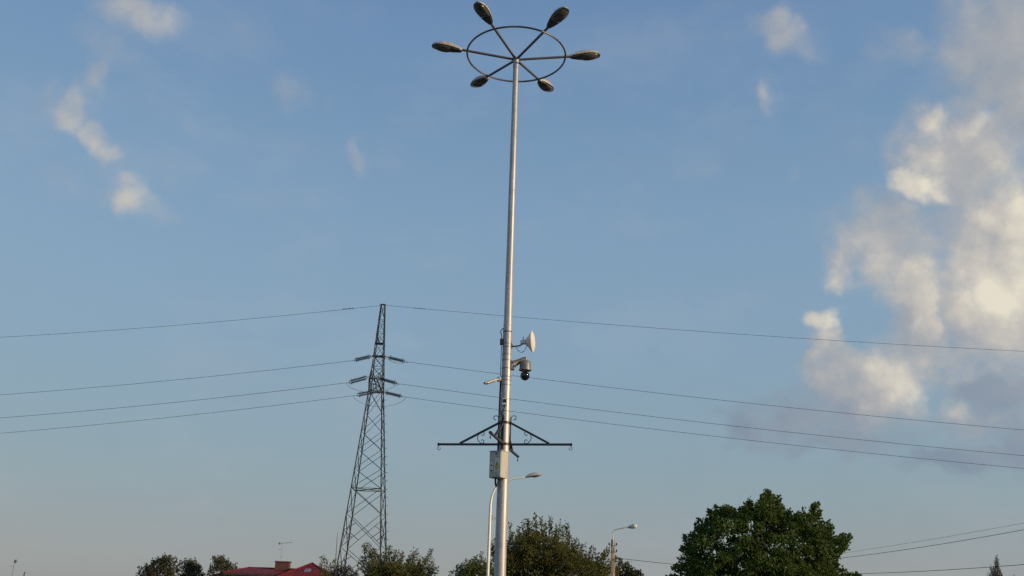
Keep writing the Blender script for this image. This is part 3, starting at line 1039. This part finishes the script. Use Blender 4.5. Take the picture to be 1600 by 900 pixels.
phases = [  # level word, depth at the tower, left clamps, left edge, right clamps, right edge
    ('upper', 90.0, (579, 557), (554, 562.8), (0, 617), (607, 558.5), (632, 564.5), (1600, 672)),
    ('near', 87.0, (573, 589.8), (546, 597.3), (0, 653), (592, 591), (619.5, 598.8), (1600, 712)),
    ('far', 93.0, (585.5, 611.8), (558.5, 617.2), (0, 677), (602, 613.2), (627.5, 619.3), (1600, 732)),
]
names = {'upper': 'highest', 'near': 'middle', 'far': 'lowest'}
for nm, Yd, la, lb, le, ra, rb, re_ in phases:
    A, B = at(*la, Yd), at(*lb, Yd + .1)
    insulator(A, B, .30 if nm != 'upper' else .24, '%s dark insulator string on the left of the pylon' % names[nm])
    A2, B2 = at(*ra, Yd), at(*rb, Yd - .1)
    insulator(A2, B2, .12, '%s dark insulator string on the right of the pylon' % names[nm])
    MB_l = span(lb[0] - 5, lb[1] + .9, Yd + .2, le[0], le[1], Yd + 6, .22)
    MB_r = span(rb[0] + 5, rb[1] + 1.0, Yd - .2, re_[0], re_[1], Yd - 4, .35)
    wire(MB_l, .018, '%s power line conductor leaving the pylon to the left' % names[nm], 'power_line', 'power lines')
    wire(MB_r, .018, '%s power line conductor leaving the pylon to the right' % names[nm], 'power_line', 'power lines')
e_t = at(600, 476, 90)
wire(span(598, 477, 90, 0, 527, 96, .3), .016, 'thin earth wire from the pylon top to the left', 'power_line', 'power lines')
wire(span(603, 477, 90, 1600, 549, 86, .35), .016, 'thin earth wire from the pylon top to the right', 'power_line', 'power lines')
# jumper loops
wire(catmull([at(541, 598.5, 87), at(544, 603, 87), at(555, 608.5, 86.8), at(580, 614, 86.5), at(604, 609, 86.8), at(618, 603, 87), at(624.5, 599.8, 87)], 6), .016, 'slack jumper wire looping in front of the pylon', 'jumper_wire', 'jumper wires')
wire(catmull([at(552, 618.8, 93), at(556, 624, 93), at(571, 632, 93.3), at(592, 635.5, 93.5), at(616, 632.5, 93.3), at(630, 626, 93), at(634.5, 620.8, 93)], 6), .016, 'lowest slack jumper wire looping behind the pylon', 'jumper_wire', 'jumper wires')
wire(catmull([at(596, 558, 90.6), at(606, 561.5, 90.4), at(615, 566, 90.2), at(626, 567.5, 90), at(640, 565.8, 90)], 6), .014, 'short jumper wire under the upper right insulator', 'jumper_wire', 'jumper wires')
for sx, pts in ((-1, [(537, 482.5), (541, 482.2), (546, 481.6), (551, 481.2)]), (1, [(648, 480.9), (653, 481.4), (658, 481.8), (663, 482.2)])):
    t = thing('vibration_damper', at(*pts[0], 90), 'damper weights on the earth wire just %s of the pylon top' % ('left' if sx < 0 else 'right'), 'damper', 'earth wire dampers')
    for p in pts:
        c = at(p[0], p[1] + .4, 90)
        MB().tube([c - X * .10, c + X * .10], .035, 6).build('weight', 'wire', t)
    MB().tube([at(p[0], p[1] + .4, 90) for p in pts], .014, 5).build('messenger', 'wire', t)

# thin rod left of the pylon
ra_, rb_ = at(524.3, 880, 112), at(527.3, 832, 112)
rod = thing('thin_rod_mast', Vector((ra_.x - .2, 112, 0)), 'thin grey rod mast standing just left of the pylon foot', 'rod')
MB().tube([Vector((ra_.x - .2, 112, 0)), ra_, ra_.lerp(rb_, .6), rb_], [.07, .06, .05, .025], 8).build('rod', 'galv_dark', rod)
MB().lathe(Vector((ra_.x - .2, 112, 0)), Z, [(0, .2), (.05, .2), (.06, .08), (.3, .08)], 12).build('foot', 'conc', rod)

# ------------------------------------------------------------------ house with red roof
HD = 140.0
qh = lambda px, py, Yd=HD: at(px, py, Yd)
hx0, hx1 = qh(352, 895, 135).x, qh(525, 895, 135).x
hs = thing('red_roofed_house', ((hx0 + hx1) / 2, 138, 0), 'low house with red hipped roof and wide chimney at lower left', 'house')
ez = qh(357, 894.5, 134).z
rz = qh(400, 887.2, HD).z
rx0, rx1 = qh(388, 887, HD).x, qh(478, 884.5, HD).x


def slab(m, pts, th):
    """a sheet of the given outline with thickness"""
    i = len(m.v); n = len(pts)
    pts = [Vector(p) for p in pts]
    nn = (pts[1] - pts[0]).cross(pts[2] - pts[0]).normalized()
    if nn.z < 0:
        pts.reverse(); nn = -nn
    m.v += pts + [p - nn * th for p in pts]
    m.f.append(tuple(i + k for k in range(n)))
    m.f.append(tuple(i + n + k for k in reversed(range(n))))
    for k in range(n):
        m.f.append((i + k, i + n + k, i + n + (k + 1) % n, i + (k + 1) % n))
    return m


fy, by = 134.0, 146.0
main = MB()
slab(main, [(hx0, fy, ez), (hx1 - 3, fy, ez), (rx1, HD, rz), (rx0, HD, rz)], .12)
slab(main, [(hx1 - 3, by, ez), (hx0, by, ez), (rx0, HD, rz), (rx1, HD, rz)], .12)
slab(main, [(hx0, by, ez), (hx0, fy, ez), (rx0, HD, rz)], .12)
slab(main, [(hx1 - 3, fy, ez), (hx1 - 3, by, ez), (rx1, HD, rz)], .12)
mr_ = main.build('roof', 'roof', hs, smooth=False)
apx = qh(488, 879.5, 138)
wx0, wx1 = qh(420, 900, 131).x, qh(533, 898, 131).x
wz = ez - .9
wing = MB()
wf, wb = 130.5, 145.0
slab(wing, [(wx0, wf, wz), (wx1, wf, wz), apx], .12)
slab(wing, [(wx1, wf, wz), (wx1, wb, wz), apx], .12)
slab(wing, [(wx0, wb, wz), (wx0, wf, wz), apx], .12)
slab(wing, [(wx1, wb, wz), (wx0, wb, wz), apx], .12)
wr = wing.build('roof', 'roof', hs, smooth=False)
# ridge caps
caps = MB()
caps.tube([Vector((rx0, HD, rz + .02)), Vector((rx1, HD, rz + .02))], .09, 8)
caps.tube([Vector((hx0, fy, ez + .02)), Vector((rx0, HD, rz + .02))], .08, 8)
caps.build('ridge_cap', 'roof', mr_)
caps = MB()
caps.tube([Vector((wx0, wf, wz + .02)), apx + Z * .02], .08, 8)
caps.tube([Vector((wx1, wf, wz + .02)), apx + Z * .02], .08, 8)
caps.build('ridge_cap', 'roof', wr)
MB().box(((hx0 + hx1 - 3) / 2, HD, (ez - .15) / 2), X, Y_, Z, hx1 - 3 - hx0 - 1.4, by - fy - 1.4, ez - .15).build('wall', 'render', hs, smooth=False)
MB().box(((wx0 + wx1) / 2, 137, (wz - .15) / 2), X, Y_, Z, wx1 - wx0 - 1.2, 12.5, wz - .15).build('wall', 'render', hs, smooth=False)
MB().bar((hx0, fy - .03, ez - .18), (hx1 - 3, fy - .03, ez - .18), .2, .26).build('fascia', 'soffit', hs, smooth=False)
MB().bar((wx0, wf - .03, wz - .16), (wx1, wf - .03, wz - .16), .18, .2).build('fascia', 'soffit', hs, smooth=False)
for px in (455, 490, 510):
    c = Vector((qh(px, 900, 131).x, 130.72, 1.5))
    f = MB().box(c, X, Y_, Z, 1.3, .08, 1.4).build('window', 'white', hs, smooth=False)
    MB().box(c - Y_ * .03, X, Y_, Z, 1.1, .06, 1.2).build('pane', 'pane', f, smooth=False)
# skylight on the wing's front slope
n_ = (Vector((wx1, wf, wz)) - Vector((wx0, wf, wz))).cross(apx - Vector((wx0, wf, wz))).normalized()
sd = ray(480.5, 891.5)
t_ = (Vector((wx0, wf, wz)) - EYE).dot(n_) / sd.dot(n_)
sc_ = EYE + sd * t_
sxv = X; syv = n_.cross(X).normalized()
sk = MB().box(sc_ + n_ * .03, sxv, syv, n_, .78, 1.1, .10).build('skylight', 'galv', hs, smooth=False)
MB().box(sc_ + n_ * .085, sxv, syv, n_, .60, .9, .02).build('pane', 'pane', sk, smooth=False)
# chimney
cx0, cx1 = qh(430.5, 880, 139).x, qh(452, 880, 139).x
ctop = qh(441, 878.3, 139).z
chm = MB().box(((cx0 + cx1) / 2, 139.4, ctop - 1.2), X, Y_, Z, cx1 - cx0, 1.2, 2.4).build('chimney', 'brick', hs, smooth=False)
MB().box(((cx0 + cx1) / 2, 139.4, ctop + .06), X, Y_, Z, cx1 - cx0 + .22, 1.45, .14).build('cap', 'brick', chm, smooth=False)


def antenna(base, top, boom_l, boom_r, label, bars):
    t = thing('tv_antenna', base, label, 'antenna')
    MB().tube([base, top], .028, 6).build('mast', 'galv_dark', t)
    b = MB().tube([boom_l, boom_r], .028, 6).build('boom', 'galv_dark', t)
    n = 8
    for k in range(n):
        p = Vector(boom_l).lerp(Vector(boom_r), k / (n - 1))
        h = .34 - .02 * k
        MB().tube([p - Y_ * h, p + Y_ * h], .012, 5).build('element', 'galv_dark', b)
    for p, l in bars:
        MB().tube([Vector(p) - X * l, Vector(p) + X * l * .3], .02, 5).build('side_bar', 'galv_dark', t)
    return t


an = antenna(Vector((qh(438, 877, 139).x, 139.4, ctop + .12)), at(441, 848.5, 139.4), at(435.5, 849.2, 139.4), at(456.5, 847.3, 139.4),
             'thin television antenna standing on the chimney of the red roofed house', [(at(438.5, 859, 139.4), .3), (at(440, 869.5, 139.4), .28)])
bx_ = at(436.8, 849.2, 139.4)
MB().box(bx_, X, Y_, Z, .12, .5, .28).build('reflector', 'galv_dark', an, smooth=False)

# neighbouring house, its ridge just under the picture, carrying two antennas
nh = thing('neighbour_house', (at(30, 900, 130).x, 131, 0), 'grey roofed house below the two antennas at far left', 'house')
nx0, nx1 = at(-80, 900, 130).x, at(110, 900, 130).x
nz = at(28, 908, 131).z
nr = MB()
slab(nr, [(nx0, 126, nz - 1.6), (nx1, 126, nz - 1.6), (nx1, 131, nz), (nx0, 131, nz)], .12)
slab(nr, [(nx1, 136, nz - 1.6), (nx0, 136, nz - 1.6), (nx0, 131, nz), (nx1, 131, nz)], .12)
nr.build('roof', 'soffit', nh, smooth=False)
MB().box(((nx0 + nx1) / 2, 131, (nz - 1.7) / 2), X, Y_, Z, nx1 - nx0 - .8, 8.8, nz - 1.7).build('wall', 'render', nh, smooth=False)
a1 = antenna(Vector((at(17.5, 905, 131).x, 131, nz)), at(23.6, 875, 131), at(22.6, 877.5, 131), at(26.5, 877.3, 131), 'leaning television antenna at the far left edge above hidden roof', [(at(20.5, 884.6, 131), .38)])
MB().box(at(24.0, 877.2, 131), X, Y_, Z, .18, .3, .42).build('reflector', 'galv_dark', a1, smooth=False)
a2 = thing('vent_pipe', Vector((at(37, 906, 131).x, 131, nz)), 'short dark roof pipe beside the leaning antenna at far left', 'pipe')
MB().tube([Vector((at(37, 906, 131).x, 131, nz - .1)), at(37.8, 897, 131), at(38.8, 894, 131)], [.07, .07, .05], 8).build('pipe', 'soffit', a2)
MB().lathe(at(38.6, 894.6, 131), Vector((.2, 0, 1)), [(0, .10), (.04, .10), (.10, .02)], 8).build('cowl', 'soffit', a2)


# ------------------------------------------------------------------ trees
def inside(px, py, poly):
    r = np.zeros(px.shape, bool)
    n = len(poly)
    for i in range(n):
        x0, y0 = poly[i]; x1, y1 = poly[(i + 1) % n]
        c = ((y0 > py) != (y1 > py)) & (px < (x1 - x0) * (py - y0) / ((y1 - y0) if y1 != y0 else 1e-9) + x0)
        r ^= c
    return r


def edge_dist(px, py, pts):
    d = np.full(px.shape, 1e9)
    for (x0, y0), (x1, y1) in zip(pts, pts[1:]):
        vx, vy = x1 - x0, y1 - y0
        t = np.clip(((px - x0) * vx + (py - y0) * vy) / (vx * vx + vy * vy + 1e-9), 0, 1)
        d = np.minimum(d, np.hypot(px - x0 - t * vx, py - y0 - t * vy))
    return d


def at_np(px, py, Yd):
    d = np.array(_fw)[None] * FOC + np.array(_rt)[None] * (px - 800)[:, None] - np.array(_up)[None] * (py - 450)[:, None]
    return np.array(EYE)[None] + d * (Yd / d[:, 1])[:, None]


def norm(a):
    return a / (np.linalg.norm(a, axis=1, keepdims=True) + 1e-9)


def leaves(name, pos, axis, length, aspect, m, parent):
    N = len(pos)
    L = length * rng.uniform(.65, 1.3, N)[:, None]
    a = norm(axis)
    nrm = rng.normal(size=(N, 3)); nrm[:, 2] += .7
    s = norm(np.cross(a, nrm)); n2 = np.cross(s, a)
    w = L * aspect
    org = np.array(parent_origin(parent))
    base = pos - org
    v = np.stack([base, base + a * L * .45 + s * w * .5 + n2 * L * .10, base + a * L - n2 * L * .06, base + a * L * .45 - s * w * .5 + n2 * L * .10], 1).reshape(-1, 3)
    me = bpy.data.meshes.new(name)
    me.vertices.add(N * 4); me.vertices.foreach_set('co', v.ravel())
    me.loops.add(N * 4); me.loops.foreach_set('vertex_index', np.arange(N * 4))
    me.polygons.add(N); me.polygons.foreach_set('loop_start', np.arange(N) * 4)
    me.update(calc_edges=True)
    me.validate()
    me.materials.append(MAT[m])
    o = bpy.data.objects.new(name, me)
    C.objects.link(o); o.parent = parent
    return o


def tree(name, label, Yd, outline, bottom, base_px, m, leaf=.15, aspect=.6, nfill=160, per=70, fill_r=.55, tip_l=.8, tip_r=.25, tip_per=40,
         depth=3.0, margin=10, group=None, trunk_r=.18, shoot_up=.6, cat='tree', ntip_extra=2, gaps=0.0, droop=0.0, limbs=16):
    bp = at(base_px, 930, Yd)
    root = thing(name, (bp.x, Yd, 0), label, cat, group)
    out = list(outline)
    poly = out + [(out[-1][0], bottom), (out[0][0], bottom)]
    xs = [p[0] for p in out]; x0, x1 = min(xs), max(xs); y0 = min(p[1] for p in out)
    # fill centres
    px = rng.uniform(x0, x1, nfill * 6); py = rng.uniform(y0, bottom, nfill * 6)
    ok = inside(px, py, poly); px, py = px[ok], py[ok]
    dd = edge_dist(px, py, out)
    ok = dd > margin; px, py, dd = px[ok][:nfill], py[ok][:nfill], dd[ok][:nfill]
    dm = max(dd.max(), 1)
    half = depth * np.sqrt(np.clip(1 - (1 - np.minimum(dd / dm * 1.6, 1)) ** 2, 0, 1))
    u = rng.uniform(-1, 1, len(px)); u = np.sign(u) * np.abs(u) ** .6
    fc = at_np(px, py, Yd + u * half)
    cen = np.array(at((x0 + x1) / 2, (y0 + bottom) / 2 + 8, Yd))
    P, A = [], []
    for c in fc:
        k = int(per * rng.uniform(.5, 1.4))
        if gaps and rng.random() < gaps:
            continue
        off = norm(rng.normal(size=(k, 3))) * (rng.random((k, 1)) ** .45) * fill_r * rng.uniform(.5, 1.45)
        off[:, 2] *= .8
        P.append(c + off)
        A.append(norm(off) * .8 + rng.normal(size=(k, 3)) * .6 + np.array([0, 0, .15 - droop]))
    # silhouette shoots
    twig = MB()
    tips = []
    for (tx, ty) in out:
        for r in range(ntip_extra):
            tips.append((tx + rng.normal() * (2.2 if r else .3), ty + abs(rng.normal()) * (6 if r else .5), rng.uniform(-.6, .6) * depth * (.25 if r == 0 else .8)))
    for (tx, ty, dy) in tips:
        if ty > 915:
            continue
        tp = np.array(at(tx, ty, Yd + dy))
        d = tp - cen; d = d / np.linalg.norm(d)
        d = d * (1 - shoot_up) + np.array([0, 0, 1.0]) * shoot_up + rng.normal(size=3) * .12
        d /= np.linalg.norm(d)
        ln = tip_l * rng.uniform(.7, 1.3)
        k = int(tip_per * rng.uniform(.7, 1.3))
        t = rng.random(k) ** .8
        off = norm(rng.normal(size=(k, 3))) * (rng.random((k, 1)) ** .5) * tip_r * (0.35 + .8 * t[:, None])
        P.append(tp - d * (t * ln)[:, None] + off - d * leaf * .4)
        A.append(d * .7 + norm(off) * .8 + rng.normal(size=(k, 3)) * .35 - np.array([0, 0, droop]))
        b = Vector(tp - d * ln * 1.5 - np.array([0, 0, .1]))
        twig.tube([b, Vector(tp - d * ln * .6) + Vector(rng.normal(size=3) * .02), Vector(tp - d * leaf * .3)], [.022, .014, .005], 4)
    P, A = np.concatenate(P), np.concatenate(A)
    leaves('crown', P, A, leaf, aspect, m, root)
    tr = MB()
    topz = cen[2] + .25 * (np.array(at((x0 + x1) / 2, y0, Yd))[2] - cen[2])
    tpts = [Vector((bp.x, Yd, -.05)), Vector((bp.x + .05, Yd, .4)), Vector((bp.x * .6 + cen[0] * .4, Yd, max(1.0, topz * .5))), Vector((cen[0], Yd, max(1.6, topz)))]
    cp = catmull(tpts, 4)
    tr.tube(cp, [trunk_r * (1.25 if i == 0 else 1) * (1 - .7 * i / len(cp)) for i in range(len(cp))], 10)
    tr.build('trunk', 'bark', root)
    lm = MB()
    sel = rng.permutation(len(fc))[:limbs]
    for i in sel:
        e = Vector(fc[i]); s = cp[int(rng.uniform(.45, .98) * (len(cp) - 1))]
        mid = s.lerp(e, .5) + Vector((0, 0, -.12 * (e - s).length)) + Vector(rng.normal(size=3) * .08)
        lm.tube(catmull([s, mid, e], 3), [trunk_r * .42 * (1 - .85 * j / 6) for j in range(7)], 6)
    lm.build('limbs', 'bark', root)['kind'] = 'stuff'
    twig.build('twigs', 'bark', root)['kind'] = 'stuff'
    return root


maple = [(1043, 905), (1045, 898), (1052, 882), (1062, 868), (1063, 852), (1069, 836), (1079, 830), (1086, 818), (1090, 810), (1101, 807), (1108, 800), (1110, 793), (1116, 787),
         (1126, 789), (1134, 787), (1142, 789), (1150, 797), (1156, 790), (1162, 782), (1172, 775), (1184, 780), (1190, 774), (1193, 771), (1197, 764), (1203, 767), (1207, 771), (1213, 783), (1218, 774), (1219, 790),
         (1224, 787), (1236, 795), (1248, 797), (1260, 793), (1270, 794), (1279, 784), (1281, 797), (1283, 812), (1290, 820), (1298, 814), (1302, 820), (1298, 836), (1306, 842), (1318, 833), (1330, 833),
         (1324, 846), (1314, 856), (1312, 866), (1308, 878), (1318, 888), (1330, 893), (1342, 897), (1346, 905)]
tree('maple_tree', 'broad dark green maple tree, largest tree at lower right', 55, maple, 940, 1195, 'leaf_maple', leaf=.17, aspect=.8, nfill=470, per=96, fill_r=.41,
     tip_l=.70, tip_r=.16, tip_per=34, depth=4.2, margin=18, trunk_r=.26, shoot_up=.35, ntip_extra=5, limbs=26)
olive = [(764, 905), (765, 875), (768, 850), (770, 840), (776, 838), (783, 828), (796, 816), (803, 826), (809, 819), (818, 810), (824, 809), (830, 816), (836, 801), (845, 806), (852, 812), (860, 805), (864, 826), (870, 816),
         (876, 812), (884, 811), (888, 828), (895, 842), (902, 840), (909, 848), (915, 847), (922, 858), (928, 852), (934, 862), (942, 866), (945, 857), (950, 852), (960, 866), (966, 870), (968, 882), (972, 905)]
tree('olive_green_tree', 'olive green tree with upright shoots behind the foot of the mast', 86, olive, 940, 850, 'leaf_olive', leaf=.22, aspect=.55, nfill=680, per=66, fill_r=.58,
     tip_l=1.6, tip_r=.20, tip_per=40, depth=4.2, margin=20, trunk_r=.22, shoot_up=.74, ntip_extra=3)
tree('light_shrub', 'lighter green shrub left of the curved street lamp', 70, [(698, 905), (704, 892), (712, 882), (720, 878), (728, 872), (736, 870), (743, 867), (752, 862), (758, 872), (766, 874), (775, 880), (778, 905)], 940, 740,
     'leaf_shrub', leaf=.18, aspect=.5, nfill=200, per=50, fill_r=.40, tip_l=.9, tip_r=.18, tip_per=34, depth=1.7, margin=13, trunk_r=.09, shoot_up=.75, ntip_extra=3, cat='shrub')
feath = [(553, 905), (559, 876), (563, 868), (567, 849), (572, 846), (578, 862), (583, 854), (590, 866), (598, 862), (606, 852), (612, 866), (621, 856), (626, 868), (630, 860), (640, 866), (649, 854), (655, 868), (664, 870), (676, 855), (678, 872),
         (680, 880), (685, 886), (683, 894), (692, 905)]
tree('feathery_tree', 'feathery olive tree in front of the pylon foot', 70, feath, 935, 620, 'leaf_walnut', leaf=.20, aspect=.38, nfill=300, per=60, fill_r=.40,
     tip_l=1.2, tip_r=.19, tip_per=40, depth=2.8, margin=17, trunk_r=.16, shoot_up=.45, ntip_extra=3, droop=.25)
tree('small_tree', 'small sparse tree at the right corner of the red roof', 100, [(497, 905), (501, 880), (504, 867), (511, 873), (516, 880), (523, 871), (526, 884), (530, 905)], 935, 512, 'leaf_shrub', leaf=.22, aspect=.45, nfill=60, per=40, fill_r=.4,
     tip_l=.9, tip_r=.22, tip_per=30, depth=1.2, margin=8, trunk_r=.1, shoot_up=.45, ntip_extra=2, droop=.25)
tree('russet_bush', 'brownish bush between the red roof and the feathery tree', 96, [(512, 905), (517, 890), (528, 884), (538, 882), (548, 885), (558, 890), (566, 905)], 935, 538, 'leaf_brown', leaf=.16, aspect=.6, nfill=90, per=50, fill_r=.4,
     tip_l=.4, tip_r=.2, tip_per=26, depth=1.4, margin=5, trunk_r=.1, shoot_up=.5, ntip_extra=2, cat='bush')
tree('dark_tree', 'small dark tree right of the concrete lamp pole', 92, [(955, 905), (962, 884), (968, 872), (975, 878), (981, 878), (987, 885), (992, 887), (1001, 890), (1006, 896), (1012, 905)], 935, 982, 'leaf_dark', leaf=.2, aspect=.7, nfill=100, per=50, fill_r=.42,
     tip_l=.45, tip_r=.22, tip_per=26, depth=1.8, margin=6, trunk_r=.13, shoot_up=.4, ntip_extra=2)
FG = 'far trees left of the red roof'
tree('far_tree', 'leftmost of the three far trees left of the red roof', 160, [(212, 905), (214, 893), (217, 884), (228, 878), (239, 871), (248, 868), (257, 864), (268, 866), (275, 869), (279, 880), (278, 905)], 930, 246, 'leaf_far', leaf=.30, aspect=.7, nfill=170, per=48, fill_r=.62,
     tip_l=1.0, tip_r=.36, tip_per=24, depth=3, margin=8, trunk_r=.2, shoot_up=.4, ntip_extra=3, group=FG)
tree('far_tree', 'middle one of the three far trees left of the red roof', 166, [(274, 905), (276, 886), (283, 875), (290, 871), (297, 868), (305, 872), (312, 877), (317, 886), (321, 895), (322, 905)], 930, 298, 'leaf_far', leaf=.30, aspect=.7, nfill=130, per=48, fill_r=.62,
     tip_l=1.0, tip_r=.36, tip_per=24, depth=2.6, margin=8, trunk_r=.2, shoot_up=.4, ntip_extra=3, group=FG)
tree('far_tree', 'right one of three far trees, touching the red roof', 162, [(325, 905), (327, 890), (329, 880), (335, 869), (342, 867), (350, 866), (356, 872), (360, 878), (370, 879), (374, 888), (378, 905)], 930, 350, 'leaf_far', leaf=.30, aspect=.7, nfill=150, per=48, fill_r=.62,
     tip_l=1.0, tip_r=.36, tip_per=24, depth=2.6, margin=8, trunk_r=.2, shoot_up=.4, ntip_extra=3, group=FG)
tree('conifer', 'grey green conifer tip poking up at the right edge', 60, [(1538, 905), (1543, 893), (1547, 898), (1549, 880), (1552, 884), (1555, 872), (1557.5, 866), (1560, 873), (1561, 886), (1565, 893), (1571, 905)], 935, 1557, 'leaf_conifer', leaf=.10, aspect=.22, nfill=60, per=80, fill_r=.2,
     tip_l=.8, tip_r=.07, tip_per=80, depth=.5, margin=6, trunk_r=.07, shoot_up=.92, ntip_extra=3, limbs=6)
tree('conifer', 'tiny conifer top barely showing right of the taller conifer', 62, [(1572, 910), (1577, 900), (1580, 899), (1584, 897.5), (1588, 900), (1592, 910)], 935, 1582, 'leaf_conifer', leaf=.10, aspect=.22, nfill=40, per=60, fill_r=.2,
     tip_l=.5, tip_r=.07, tip_per=50, depth=.5, margin=5, trunk_r=.07, shoot_up=.9, ntip_extra=2, limbs=4)
